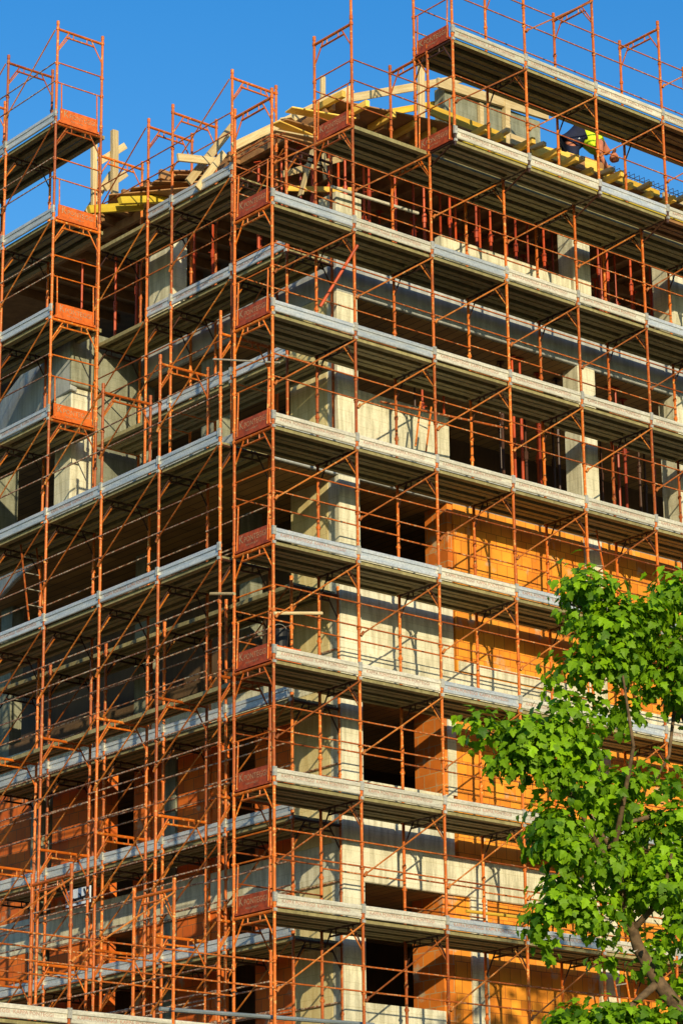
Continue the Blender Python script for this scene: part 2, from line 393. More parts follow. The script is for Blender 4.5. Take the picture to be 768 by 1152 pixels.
# ---- right-face scaffold
tR = thing('frame_scaffold', 'tall orange frame scaffold with pale decks along the sunlit right face of the building', 'scaffold')
SR = Scaffold(tR, 0, False)
PR = [(1.8*i, 0) for i in range(8)]
rnd = random.Random(3)
toes = {0: 'cream cream galv galv cream galv cream'.split(), 1: 'cream cream cream cream galv cream cream'.split(), 2: 'cream cream galv cream galv cream galv'.split(),
        3: 'galv galv cream galv cream galv cream'.split(), 4: 'cream cream cream cream cream cream galv'.split(), 5: 'galv galv cream cream cream cream galv'.split(),
        6: 'galv cream galv cream cream galv galv'.split(), -1: ['cream']*7}
for n in range(8):
    top = {0: 6, 1: 7, 2: 7}.get(n, 6)
    for l in range(-1, top+1): SR.frame(PR[n], lev(l), bright=(n == 0 or (l >= 6 and n < 3)))
for n in range(7):
    for l in range(-1, 7):
        if n >= 6 and False: pass
        tc = toes[l][n]
        SR.deck(PR[n], PR[n+1], lev(l)-(.08 if l < 0 else 0), tc if l >= 0 else None, text=(tc == 'cream' or rnd.random() < .35))
        if l >= 0: SR.clamp(PR[n], lev(l))
        SR.guard(PR[n], PR[n+1], lev(l)); SR.diag(PR[n], PR[n+1], lev(l))
    for l in (0, 1, 2, 3, 5, 6):
        if n < 6: SR.guard(PR[n], PR[n+1], lev(l), hs=(.95,) if (n+l) % 2 else (1.0, .5), inner=True)
for n in range(1, 7): SR.deck(PR[n], PR[n+1], lev(7), None, mat='deck')
SR.guard(PR[1], PR[2], lev(7)); SR.guard(PR[1], PR[2], lev(7), hs=(1.0, .5), inner=True)
for l in range(0, 7): SR.end((0, W), lev(l), R(-90))
SR.end((1.8, W), lev(7), R(-90))
b = MB(); b.tube((1.8, 0, lev(8)), (1.8, 0, lev(8)+1.6), .026, 8)
link('top_standard', b.mesh('top_standard', M['orange']), tR)
SR.legs(PR[:7], lev(-1)+.1)

# ---- upper cantilevered scaffold (two top lifts, stepped out)
tK = thing('cantilever_scaffold', 'two-level orange scaffold stepped out over the top right, wooden last bay, against the sky', 'scaffold')
SK = Scaffold(tK, 0, False); dK = -.68
PK = [(1.8*i, dK) for i in range(2, 8)]
for i, p in enumerate(PK):
    for l in (7, 8): SK.frame(p, lev(l), bright=(l == 8))
    b = MB()   # cantilever bracket
    b.tube((p[0], dK, lev(7)-.06), (p[0], .35, lev(7)-.06), .024, 8); b.tube((p[0], dK, lev(7)-.15), (p[0], dK, lev(7)+.15), .028, 8)
    b.tube((p[0]+.0, dK+.05, lev(7)-.08), (p[0], -.03, lev(7)-.32), .018, 6)
    link('bracket', b.mesh('bracket', M['dark_steel']), tK)
for i in range(5):
    p, q = PK[i], PK[i+1]; w = 'ply' if i >= 3 else 'deck'
    SK.deck(p, q, lev(7), 'cream' if i != 2 else 'galv', y0=.03, y1=.66, n=2, mat=w, text=(i != 2))
    SK.deck(p, q, lev(8), 'cream', mat=w, text=True)
    for l in (7, 8):
        SK.clamp(p, lev(l)); SK.guard(p, q, lev(l)); SK.diag(p, q, lev(l)) if l == 7 or i in (1, 3) else None
    SK.guard(p, q, lev(8), hs=(1.0, .5), inner=True)
for l in (7, 8): SK.end((3.6, dK+W), lev(l), R(-90))

# ---- left-face outer scaffold with the high tower at its far end
aN = .0214; dN = (math.sin(aN), math.cos(aN)); rN = math.atan2(-dN[1], -dN[0])   # local X of a bay points towards the corner
tN = thing('frame_scaffold', 'outer orange scaffold on the left face, rising to a tall tower at far left', 'scaffold')
SN = Scaffold(tN, R(-90)-aN, True, rail='rail_worn')
PN = [(-.142+dN[0]*1.7727*i, 1.233+dN[1]*1.7727*i) for i in range(7)]
for n in range(7):
    top = 4 if n < 3 else 8
    for l in range(-1, top+1): SN.frame(PN[n], lev(l), bright=(l in (0, 1, -1) or l == top or (n == 3 and l >= 4)))
for n in range(6):
    p, q = PN[n], PN[n+1]
    for l in range(-1, 9):
        if l > 4 and n < 3: continue
        if l in (3, 4) or l > 4: SN.deck(p, q, lev(l), 'galv', text=rnd.random() < .5)
        if l == 2: SN.deck(p, q, lev(l), None, y0=.5, y1=.98, n=2)
        if l in (3, 4) or l > 4: SN.clamp(p, lev(l))
        SN.guard(p, q, lev(l))
        SN.diag(p, q, lev(l))
        if l < 4: SN.guard(p, q, lev(l), hs=(1.05, .55) if (n+l) % 2 else (.9,), inner=True)
for l in range(5, 9):
    SN.end(PN[3], lev(l), -aN, bright=True)
SN.legs(PN, lev(-1)+.1)
b = MB(); b.tube((PN[0][0], PN[0][1], lev(4)+.2), (PN[0][0], PN[0][1], lev(5)+.35), .026, 8)
link('top_standard', b.mesh('top_standard', M['orange']), tN)

# ---- left-face inner scaffold: upper part stands on the balcony slab, lower part under it
tL = thing('frame_scaffold', 'inner orange scaffold on the balcony slab of the left face, behind the corner', 'scaffold')
SL = Scaffold(tL, R(-90), True); XL = 1.44
YU = [1.40, 2.97, 4.80, 5.57, 7.20]; PU = [(XL, y) for y in YU]
for n, p in enumerate(PU):
    for l in ({0: (5, 6)}.get(n, (5, 6, 7))):
        if n == 4 and l == 6:
            pass
        SL.frame(p, lev(l), bright=(l == 7))
for p in PU[:5]:
    b = MB()
    for k in (0, W): b.tube((p[0]+k, p[1], 18.13), (p[0]+k, p[1], lev(5)+.1), .026, 8); b.box((p[0]+k-.07, p[1]-.07, 18.105), (p[0]+k+.07, p[1]+.07, 18.13))
    b.tube((p[0], p[1], lev(5)-.06), (p[0]+W, p[1], lev(5)-.06), .022, 8)
    link('base_frame', b.mesh('base_frame', M['orange']), tL)
for n in range(4):
    p, q = PU[n], PU[n+1]
    for l in (5, 6, 7):
        if n == 3:
            SL.deck(p, q, lev(l), None, y1=W-.03); SL.guard(p, q, lev(l)); SL.diag(p, q, lev(l))
            continue
        if n == 0 and l == 7: SL.guard(p, q, lev(6)+1.0); continue
        SL.deck(p, q, lev(l), 'galv', y1=W-.03, text=(l == 6 or n == 2)); SL.clamp(p, lev(l)); SL.guard(p, q, lev(l))
        if n < 2: SL.diag(p, q, lev(l))
tL2 = thing('frame_scaffold', 'lower inner orange scaffold under the balcony, against the dark red brick wall', 'scaffold')
SL2 = Scaffold(tL2, R(-90), True, rail='rail_worn'); zo = -.11
PL = [(XL+.08, 1.42+1.8*i) for i in range(6)]
for n, p in enumerate(PL):
    for l in range(-1, 4): 
        if l < 3: SL2.frame(p, lev(l)+zo)
for n in range(5):
    p, q = PL[n], PL[n+1]
    for l in range(-1, 4):
        SL2.deck(p, q, lev(l)+zo, 'galv' if l < 3 else None, y1=W-.03, text=(l in (1,) and n == 1)); 
        if l < 3: SL2.guard(p, q, lev(l)+zo, hs=(1.0,), inner=True)
        if l < 3: SL2.clamp(p, lev(l)+zo); SL2.diag(p, q, lev(l)+zo); SL2.guard(p, q, lev(l)+zo)
        else: SL2.guard(p, q, lev(l)+zo, hs=(.9,))
SL2.legs(PL, lev(-1)+zo+.1)

# ---- front-left low scaffold
tQ = thing('frame_scaffold', 'low orange scaffold with bare frame tops in the bottom left corner', 'scaffold')
SQ = Scaffold(tQ, 0, False)
PQ = [(-7.5, 0), (-5.68, 0), (-3.82, 0), (-1.94, 0)]
for p in PQ: SQ.frame(p, lev(-1)+.12, bright=True)
for p, q in zip(PQ[:-1], PQ[1:]):
    SQ.deck(p, q, lev(-1)-.12, 'cream', text=True); SQ.clamp(p, lev(-1)-.12)
    SQ.guard(p, q, lev(-1)-.1); SQ.diag(p, q, lev(-1)+.1); SQ.guard(p, q, lev(-1)-.1, hs=(1.22, .82), inner=True)
SQ.deck(PQ[-1], (-.30, 0), lev(-1)-.12, 'cream', text=True)
SQ.guard(PQ[-1], (-.0, 0), lev(-1)-.1); SQ.guard(PQ[-1], (-.0, 0), lev(-1)-.1, inner=True)
SQ.legs(PQ, lev(-1)+.2)

# ------------------------------------------------------------------ building
B = thing('concrete_building', 'unfinished concrete and orange block building wrapped in scaffolding', 'building')
YW, XW = 1.36, 2.55; XE, YE = 24.0, 24.0
def part(name, mat, fn, label=None, bev=0):
    b = MB(); fn(b); o = link(name, fixn(b.mesh(name, M[mat])), B)
    if label: o['label'] = label
    if bev: bevel(o, bev)
    return o
SL_ = [(3.4, 4.0), (6.85, 7.5), (10.30, 10.95), (13.62, 14.28), (17.40, 18.10), (20.85, 21.55)]
def box_part(name, mat, a, c, **k): return part(name, mat, lambda b: b.box(a, c), **k)
curve = [(1.0, 7.35), (1.06, 8.0), (1.3, 8.9), (1.65, 10.1), (2.1, 11.4), (2.7, 13.0), (3.6, 15.0), (5.0, 17.6), (7, 21), (7, YE)]
for i, (z0, z1) in enumerate(SL_):
    if i == 4: pts = [(1.0, YW+.05), (2.45, YW+.05), (2.55, YW), (XE, YW), (XE, YE)] + curve[::-1][0:]
    elif i == 5: pts = [(XW, YW), (XE, YW), (XE, YE)] + curve[::-1] + [(XW, 7.35)]
    else: pts = [(XW, YW), (XE, YW), (XE, YE), (XW, YE)]
    m = {4: 'sky_grey', 5: 'sky_grey', 2: 'conc', 3: 'conc'}.get(i, 'conc')
    part('floor_slab', m, lambda b: b.poly(pts, z0, z1), bev=.015)
    # plank-marked soffit
    ins = [(x+.08 if x < 8 else x, y+.08 if y < 8 else y) for x, y in pts]
    part('soffit', 'ceiling', lambda b: b.poly(ins, z0-.02, z0-.002))
# interior partitions (dark cores) per storey
tops = [s[0]-.02 for s in SL_[1:]] + [24.2]
bots = [s[1] for s in SL_]
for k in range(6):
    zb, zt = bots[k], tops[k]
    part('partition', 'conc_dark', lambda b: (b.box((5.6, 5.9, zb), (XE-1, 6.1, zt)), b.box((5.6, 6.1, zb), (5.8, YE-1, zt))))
# columns on the right face
def col(x0, x1, y0, y1, z0, z1, mat='conc'): return box_part('column', mat, (x0, y0, z0), (x1, y1, z1), bev=.012)
for z0, z1 in ((0, 3.4), (4.0, 6.85), (7.5, 10.3), (10.95, 13.62), (14.28, 17.4), (18.1, 20.85)):
    col(XW-.004, 3.02, YW-.004, YW+.30, z0, z1)
    # corner pier running back along the left face
    box_part('corner_wall', 'conc_beige', (XW-.002, YW+.302, z0), (XW+.28, 2.70, z1), bev=.01)
for xa in (8.5, 11.12, 13.7, 16.5, 19.8):
    for z0, z1 in ((7.5, 10.3), (10.95, 13.62), (14.28, 17.4), (18.1, 20.85), (21.55, 24.45)):
        col(xa, xa+.46, YW-.006, YW+.42, z0, z1)
col(XW, 3.15, YW, YW+.5, 21.55, 22.78)
box_part('parapet', 'conc', (5.08, YW-.002, 21.55), (8.42, YW+.2, 22.62), bev=.012)
# storey infill
def wallR(name, mat, x0, x1, z0, z1, y=YW+.01, t=.28, **k): return box_part(name, mat, (x0, y, z0), (x1, y+t, z1), **k)
wallR('parapet', 'conc', 3.03, 5.18, 18.1, 19.08, y=YW+.03)
wallR('infill_panel', 'conc', 3.03, 5.18, 14.28, 15.95, y=YW+.04)
wallR('brick_wall', 'brick', 5.22, 8.48, 14.28, 17.40)
wallR('brick_wall', 'brick_jamb', 5.10, 5.215, 15.96, 17.40, y=YW+.05, t=.6)
wallR('brick_wall', 'brick', 8.98, 11.10, 14.28, 17.40)
wallR('brick_wall', 'brick', 11.60, 13.68, 14.28, 17.40); wallR('brick_wall', 'brick', 14.18, 16.4, 14.28, 16.4)
wallR('window_sill', 'conc', 5.25, 8.4, 14.30, 14.48, y=YW-.03, t=.05)
wallR('infill_panel', 'conc', 3.03, 5.1, 10.95, 12.05, y=YW+.05)
wallR('brick_wall', 'brick', 5.20, 8.48, 10.95, 13.62, y=YW+.06, t=.26)
wallR('column', 'conc', 5.00, 5.20, 12.06, 13.62, y=YW+.055, t=.02)
box_part('return_wall', 'brick_jamb', (4.93, YW+.078, 12.06), (5.195, YW+.85, 13.62))
wallR('brick_wall', 'brick', 8.98, 11.10, 10.95, 13.62); wallR('brick_wall', 'brick', 11.60, 13.68, 10.95, 13.62); wallR('brick_wall', 'brick', 14.18, 16.4, 10.95, 13.6)
wallR('parapet', 'conc', 3.03, 4.79, 7.5, 8.30, y=YW+.02)
box_part('return_wall', 'brick_jamb', (4.80, YW+.065, 7.5), (5.05, YW+.85, 10.30))
wallR('brick_wall', 'brick', 5.055, 8.48, 7.5, 10.30, y=YW+.06, t=.26)
wallR('brick_wall', 'brick', 8.98, 11.10, 7.5, 10.3); wallR('brick_wall', 'brick', 11.60, 13.68, 7.5, 10.3)
box_part('column', 'conc', (5.42, YW+.02, 7.5), (5.80, YW+.06, 10.30))
wallR('brick_wall', 'brick', 3.02, 16, 4.0, 6.85); wallR('brick_wall', 'brick', 3.02, 16, 0.0, 3.4)
# left face infill
def wallL(name, mat, y0, y1, z0, z1, x=XW+.02, t=.28, **k): return box_part(name, mat, (x, y0, z0), (x+t, y1, z1), **k)
for (z0, z1) in ((10.95, 13.62), (7.5, 10.3), (4.0, 6.85)):
    for y0, y1 in ((2.72, 3.75), (4.85, 6.0), (6.5, 7.35), (8.25, 10.0), (10.75, 12.4), (13.2, 15.5), (16.5, 22)):
        wallL('brick_wall', 'brick_red', y0, y1, z0, z1)
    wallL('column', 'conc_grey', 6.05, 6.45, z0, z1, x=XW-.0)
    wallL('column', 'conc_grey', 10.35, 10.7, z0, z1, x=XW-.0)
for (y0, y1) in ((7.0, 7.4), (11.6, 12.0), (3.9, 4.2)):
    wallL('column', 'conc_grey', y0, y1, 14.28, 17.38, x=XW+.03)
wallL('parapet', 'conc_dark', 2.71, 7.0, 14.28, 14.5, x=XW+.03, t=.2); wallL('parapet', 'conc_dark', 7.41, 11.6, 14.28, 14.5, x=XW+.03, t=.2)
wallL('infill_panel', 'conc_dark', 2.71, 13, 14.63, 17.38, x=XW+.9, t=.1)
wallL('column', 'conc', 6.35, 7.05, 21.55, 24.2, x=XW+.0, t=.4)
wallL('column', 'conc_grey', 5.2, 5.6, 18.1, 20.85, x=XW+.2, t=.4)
# projecting bay at the far left: fascia, corner column, side wall
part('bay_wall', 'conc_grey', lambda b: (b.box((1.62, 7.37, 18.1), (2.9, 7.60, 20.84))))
col(1.02, 1.60, 7.37, 7.9, 18.1, 20.84, 'conc')
part('fascia', 'sky_grey', lambda b: b.poly([(x-.05, y-.05) for x, y in curve[:7]] + [(x+.12, y-.02) for x, y in curve[:7]][::-1], 20.35, 21.62), bev=.02)
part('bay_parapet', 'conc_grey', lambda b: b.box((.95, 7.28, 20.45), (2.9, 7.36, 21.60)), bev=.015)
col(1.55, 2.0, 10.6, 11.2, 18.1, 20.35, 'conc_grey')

# ------------------------------------------------------------------ roof formwork: beams, plywood, props
def piece(name, mat, p, q, w, h, label, cat, group=None, up=(0, 0, 1)):
    p = Vector(p); q = Vector(q); d = q-p; L = d.length
    key = (name, mat, round(L, 2), w, h)
    def mk():
        b = MB(); b.box((0, -w/2, -h/2), (L, w/2, h/2)); return b.mesh(name, M[mat])
    me = cached(key, mk)
    o = bpy.data.objects.new(name, me); COL.objects.link(o)
    x = d.normalized(); y = Vector(up).cross(x)
    if y.length < 1e-3: y = Vector((0, 1, 0)) if abs(x.y) < .9 else Vector((1, 0, 0))
    y.normalize(); z = x.cross(y)
    o.matrix_world = Matrix(((x.x, y.x, z.x, p.x), (x.y, y.y, z.y, p.y), (x.z, y.z, z.z, p.z), (0, 0, 0, 1)))
    bevel(o, .006)
    return tag(o, label, cat, group)
ZB = 24.72
M['joist'] = mat_wood('ochre_joist', (.88, .50, .06), (.95, .66, .14), (1, 12, 12))
for i in range(26):
    x = 2.9 + i*.58 + rnd.uniform(-.08, .08)
    out = rnd.uniform(.70, 1.02) if x > 5.6 else rnd.uniform(1.35, 1.6)
    piece('formwork_joist', 'joist', (x, out, ZB+.13), (x+rnd.uniform(-.05, .05), 2.3, ZB+.13), .09, .13, 'ochre timber joist end poking out of the roof formwork above the right face', 'timber beam', 'joist ends of the roof formwork')
    piece('roof_joist', 'ply', (x+.1, 1.9, ZB+.10), (x+.1, 5.8, ZB+.10), .09, .2, 'shade-darkened brown joist under the plywood roof deck, behind the right face', 'timber beam', 'shade-darkened joists under the roof deck')  # brown tone stands for shade under the roof deck
for yy, lab, mt in ((1.22, 'front', 'bright_yellow'), (2.8, 'middle', 'ply'), (4.6, 'rear', 'ply')):  # middle and rear bearers browned to stand for shade
    piece('formwork_bearer', mt, (5.6 if yy < 2 else 2.6, yy, ZB-.05), (19, yy, ZB-.05), .09, .20, 'long bearer beam under the roof joists, %s row on the right side' % lab, 'timber beam')
for i in range(12):
    y = 6.3+i*.6
    piece('roof_joist', 'ply', (2.3+rnd.uniform(-.2, .1), y, ZB+.10), (6.0, y, ZB+.10), .09, .2, 'shade-darkened brown timber joist of the roof formwork above the left face', 'timber beam', 'shade-darkened joists above the left face')  # left joists get the same painted shade
piece('formwork_bearer', 'ply', (2.9, 2.0, ZB-.05), (2.9, 14, ZB-.05), .09, .20, 'long shade-darkened brown bearer beam under the roof formwork of the left face', 'timber beam')  # browned as if in shade under the formwork
for i in range(4):
    piece('edge_board', 'ply' if i % 2 else 'joist', ony(596+i*20, 168+i*5, 1.28+i*.04), ony(640+i*16, 180+i*5, 1.3+i*.04), .08, .26, '%s thick brown board propped on the rim in front of the bending worker' % ('leftmost,second,third,rightmost'.split(',')[i]), 'board')
b = MB(); b.poly([(2.9, 1.9), (5.4, 1.3), (19, 1.02), (19, 20), (2.6, 20), (2.5, 6.2), (2.9, 5.9)], ZB+.205, ZB+.23)
tag(link('plywood_deck', fixn(b.mesh('plywood_deck', M['ply']))), 'brown plywood sheet decking laid over the yellow roof joists', 'plywood')
# edge boards
for i in range(6):
    x = 4.8+i*2.1
    piece('edge_board', 'timber' if i % 2 else 'yellow', (x, 1.35+rnd.uniform(-.1, .15), ZB+.36+.02*(i % 3)), (x+2.0, 1.38+rnd.uniform(-.1, .15), ZB+.36+.02*(i % 2)), .05, .22,
          'pale edge board standing along the roof rim, %s from the corner' % ('first second third fourth fifth sixth'.split()[i]), 'board')
for i in range(7):
    x = 6.6+i*.95+rnd.uniform(-.2, .2)
    piece('loose_timber', 'timber', (x, .95, ZB+.30), (x+rnd.uniform(-.3, .3), 2.3, ZB+.34), .10, .09, 'short pale timber laid across the roof rim beams', 'timber', 'short timbers on the roof rim')
# rebar mats along the roof
b = MB()
for k in range(5):
    b.tube((9.6, 1.75+.22*k, 25.52+.04*(k % 2)), (18, 1.75+.22*k, 25.52+.04*(k % 2)), .009, 5)
for i in range(60):
    x = 9.7+i*.14; z = 25.38
    b.tube((x, 1.7, z), (x, 1.7, z+.22), .006, 4); b.tube((x, 1.7, z+.22), (x, 2.7, z+.22), .006, 4); b.tube((x, 2.7, z), (x, 2.7, z+.22), .006, 4)
tag(link('rebar_cage', b.mesh('rebar_cage', mat_paint('blued_rebar', (.10, .09, .12), (.12, .05, .03), (.2, .2, .25)))), 'long thin rebar cage lying along the roof edge to the right of the worker', 'rebar')

def prop_mesh(h, r=.03):
    b = MB(); b.box((-.07, -.07, 0), (.07, .07, .012)); b.tube((0, 0, .012), (0, 0, h*.58), r, 8); b.tube((0, 0, h*.55), (0, 0, h-.012), r*.78, 8)
    b.tube((0, 0, h*.56), (0, 0, h*.62), r*1.5, 8); b.tube((-.09, 0, h*.60), (.09, 0, h*.60), .008, 5); b.box((-.07, -.07, h-.012), (.07, .07, 0+h)); return b
pm = {}
def prop(x, y, z, h, label, group, dark=False):
    k = (round(h, 1), dark)
    if k not in pm: pm[k] = prop_mesh(k[0]).mesh('steel_prop', M['dark_steel' if dark else 'red_prop'])
    o = link('steel_prop', pm[k], None, (x, y, z), rnd.uniform(0, 3)); return tag(o, label, 'prop', group)
for i in range(20):
    x = 3.3+i*.62
    for y in (1.95, 2.9, 4.3):
        prop(x+rnd.uniform(-.22, .22), y+rnd.uniform(-.15, .15), 21.555, 2.94, 'red steel prop in the dense rows holding up the roof formwork on the right side', 'props under the roof, right side')
for y in (2.2, 3.1, 3.6, 4.1, 4.5, 5.2, 5.9, 6.1, 7.6, 8.3, 9.2, 10):
    prop(2.95+rnd.uniform(-.1, .5), y, 21.555, 2.94, 'red steel prop holding up the roof formwork along the left face', 'props under the roof, left side')
for i in range(20):
    x = 5.6+i*.42+rnd.uniform(-.2, .2)
    prop(x, rnd.choice((2.1, 2.6, 3.4)), 18.105, 2.7, 'dark steel prop in the open storey below the roof storey', 'dark props in the open storey', dark=(i % 3 > 0))
for x in (7.15, 7.35, 9.75, 9.9):
    prop(x, 1.75, 18.105, 2.7, 'bright red steel prop, one of close pairs at the edge of the open storey', 'paired red props in the open storey')

# loose wood above the roof: posts, long timbers
def wood(p, q, w, h, label, mat='timber', cat='timber', up=(0, 0, 1), name='timber_plank'): return piece(name, mat, p, q, w, h, label, cat, None, up)
wood(ony(262, 165, 2.6), ony(396, 100, 2.6), .05, .15, 'long grey-brown plank sloping up from the corner frames to the sky at left of centre')
wood(ony(362, 116, 3.2), ony(522, 88, 3.2), .05, .16, 'long pale plank rising gently behind the top corner frames')
wood(ony(350, 142, 3.4), ony(530, 110, 3.4), .05, .13, 'long yellow timber below the pale plank, reaching the grey roof wall', 'yellow')
wood(ony(363, 142, 3.1), ony(363, 86, 3.1), .10, .06, 'thin pale post standing upright above the corner sign', up=(0, 1, 0))
wood(ony(474, 158, 3.1), ony(473, 48, 3.1), .14, .08, 'tall weathered post behind the second top frame', up=(0, 1, 0))
wood(ony(129, 225, 8), ony(129, 147, 8), .14, .10, 'tall pale post at the far left roof edge', up=(0, 1, 0))
wood(ony(106, 245, 8.2), ony(106, 162, 8.2), .11, .10, 'shorter pale post left of the tall post at the far left roof edge', up=(0, 1, 0))
wood(ony(112, 182, 8.1), ony(141, 164, 8.1), .06, .14, 'short upper cross piece nailed on the far left posts')
wood(ony(118, 212, 8.1), ony(142, 195, 8.1), .06, .14, 'short lower cross piece nailed on the far left posts')
wood(ony(98, 240, 8.3), ony(126, 195, 8.3), .06, .13, 'diagonal strut leaning on the far left posts')
wood(ony(200, 177, 4.0), ony(246, 182, 4.0), .06, .15, 'short level board on the roof between the left top frames')
wood(ony(212, 205, 4.2), ony(262, 142, 4.2), .06, .15, 'pale diagonal strut climbing behind the left top frames')
wood(ony(222, 212, 3.9), ony(252, 172, 3.9), .06, .13, 'shorter pale diagonal strut under the level board')
wood(ony(338, 220, 1.6), ony(352, 168, 1.6), .03, .14, 'light board leaning on the top deck beside the corner', up=(0, 1, 0))
wood(ony(366, 202, 1.7), ony(364, 172, 1.7), .03, .10, 'short light board hanging beside the leaning board', up=(0, 1, 0))
wood(ony(100, 236, 6.6), ony(160, 232, 6.6), .10, .16, 'bright yellow beam under the plywood at the far left roof edge', 'bright_yellow', 'timber beam')
wood(ony(135, 226, 6.3), ony(232, 222, 6.3), .12, .14, 'bright yellow formwork beam seen below the curled plywood', 'bright_yellow', 'timber beam')
labs = 'lowest,second,third,fourth,fifth,topmost'.split(',')
for i in range(6):
    z = 23.70+i*.14
    p = Vector((1.40+.10*i+rnd.uniform(-.1, .1), 1.75+rnd.uniform(-.15, .3), z)); q = p+Vector((1.35+rnd.uniform(-.3, .3), .25+rnd.uniform(-.5, .5), .16+rnd.uniform(-.1, .1)))
    wood(p, q, rnd.uniform(.12, .3), .03, '%s thin board of the ragged heap sticking out at the roof corner' % labs[i], ('ply', 'timber', 'joist')[i % 3], 'board')
wood(ony(318, 196, 1.7), ony(392, 176, 2.2), .04, .12, 'short pale timber crossing in front of the corner heap')
wood(ony(322, 212, 1.8), ony(398, 214, 2.2), .04, .10, 'yellow timber lying level below the corner heap', 'joist')
wood(ony(385, 150, 2.8), ony(440, 168, 2.8), .05, .11, 'short pale timber sloping down behind the top corner sign')
for i in range(4):
    p = ony(122+i*22, 228-i*8, 6.9-i*.3); q = p+Vector((1.5, -1.0+.3*i, .25+.1*(i % 2)))
    wood(p, q, .75, .025, '%s plywood sheet curling over the roof edge above the left face' % ('leftmost,second,third,rightmost'.split(',')[i]), 'ply', 'plywood', name='plywood_sheet')
# grey concrete upstand on the roof
S = thing('roof_wall', 'dark grey concrete wall stub on the roof, left of the worker', 'wall')
b = MB(); b.poly([(6.75, 3.0), (9.35, 3.0), (9.35, 3.3), (6.75, 3.3)], 24.97, 26.85); link('panel', fixn(b.mesh('panel', M['conc_grey'])), S)
b = MB(); b.box((8.28, 2.88, 24.97), (8.42, 2.99, 27.2)); b.box((7.6, 2.90, 25.6), (7.7, 2.98, 26.7)); link('batten', b.mesh('batten', M['timber']), S)
b = MB(); b.beam((6.5, 2.93, 26.80), (9.5, 2.93, 27.0), .07, .2); link('cap_board', b.mesh('cap_board', M['timber']), S)

# ------------------------------------------------------------------ loose things on the scaffold
def ladder(p, q, w, label):
    t = thing('ladder', label, 'ladder', loc=p); p = Vector(p); q = Vector(q); d = q-p; a = d.cross(Vector((0, 1, 0))).normalized()*(w/2)
    for s in (-1, 1):
        b = MB(); b.tube(a*s, d+a*s, .018, 6); link('rail', b.mesh('rail', M['orange']), t)
    k = max(2, int(d.length/.3))
    b = MB()
    for i in range(1, k): b.tube(-a+d*i/k, a+d*i/k, .012, 5)
    link('rungs', b.mesh('rungs', M['clamp']), t)
ladder(ony(674, 655, .7), ony(660, 582, .7), .35, 'orange ladder leaning below the middle deck right of the grey column')
ladder(onx(42, 700, .5), onx(32, 610, .5), .35, 'thin orange ladder standing on the left-face deck near the picture edge')
ladder(ony(702, 1130, .5), ony(694, 1085, .5), .3, 'orange ladder at the bottom right behind the tree')
ladder(ony(473, 505, .6), ony(479, 455, .6), .25, 'small orange ladder frame in front of the white low wall')
def pole(p, q, r, mat, label, cat='tube', name='scaffold_tube'):
    p = Vector(p); b = MB(); b.tube((0, 0, 0), Vector(q)-p, r, 8); return tag(link(name, b.mesh(name, M[mat]), None, p), label, cat)
pole(ony(373, 210, 1.15), ony(470, 240, 1.15), .03, 'cream', 'pale loose tube lashed across the corner post at the top storey')
pole(ony(360, 345, .3), ony(402, 276, -.05), .028, 'red_prop', 'bright red slanting tube across the top of the corner bay')
pole(ony(180, 1135, .2), ony(420, 1153, .2), .035, 'greypipe', 'grey pipe lying level at the bottom of the corner bay')
pole(ony(308, 690, -.03), ony(362, 690, -.03), .03, 'timber', 'pale short tube coupled level across the corner bay halfway down')
pole(onx(237, 668, -.2), onx(264, 668, -.2) , .026, 'timber', 'short pale tube joining the outer standards left of the corner')
pole(ony(524, 1025, 1.1), ony(610, 1035, 1.1), .03, 'yellow', 'long yellow pole along the lower right deck')
pole(ony(240, 404, .6), ony(315, 408, .6), .016, 'clamp', 'thin bent silver tube at the corner guardrail')
pole(ony(428, 452, .4), ony(570, 482, .4), .022, 'rail', 'loose red tube sloping in front of the white low wall')
# sheet standing in for a window pane; sky reflection put into its colour
Sg = thing('window_stand_in', 'small pale blue square sheet with dark marks standing in for a sky-reflecting window on the left face', 'sheet')
c = onx(88, 1010, 1.40); b = MB(); b.box((1.40, c.y-.38, c.z-.13), (1.42, c.y+.38, c.z+.17)); link('sheet', b.mesh('sheet', M['sheet']), Sg)
b = MB()
for i in range(4): b.beam((1.39, c.y-.34+.16*i, c.z-.11+.05*(i % 2)), (1.39, c.y-.2+.16*i, c.z+.14-.07*(i % 3)), .02, .02)
b.beam((1.385, c.y-.36, c.z), (1.385, c.y+.36, c.z-.04), .02, .03); link('dark_marks', b.mesh('dark_marks', M['black']), Sg)

# ------------------------------------------------------------------ worker (bent over, seen from the side)
def skin_body(name, verts, edges, radii, mat, parent, sub=2, root=0):
    me = bpy.data.meshes.new(name); me.from_pydata(verts, edges, []); o = bpy.data.objects.new(name, me); COL.objects.link(o)
    sk = o.modifiers.new('skin', 'SKIN'); sl = me.skin_vertices[0].data
    for i, r in enumerate(radii): sl[i].radius = (r, r) if not isinstance(r, tuple) else r
    sl[root].use_root = True
    sb = o.modifiers.new('sub', 'SUBSURF'); sb.levels = sb.render_levels = sub
    bpy.context.view_layer.update()
    me2 = bpy.data.meshes.new_from_object(o.evaluated_get(bpy.context.evaluated_depsgraph_get()))
    bpy.data.objects.remove(o); me2.materials.clear(); me2.materials.append(mat)
    for p in me2.polygons: p.use_smooth = True
    return link(name, me2, parent)
wz = 25.0
base = ony(650, 160, 1.8)
Wk = thing('person', 'worker in navy trousers and yellow hi-vis vest bending down on the roof edge', 'person', loc=(base.x-.10, 1.95, wz))
Wk.rotation_euler = (0, 0, R(-38))
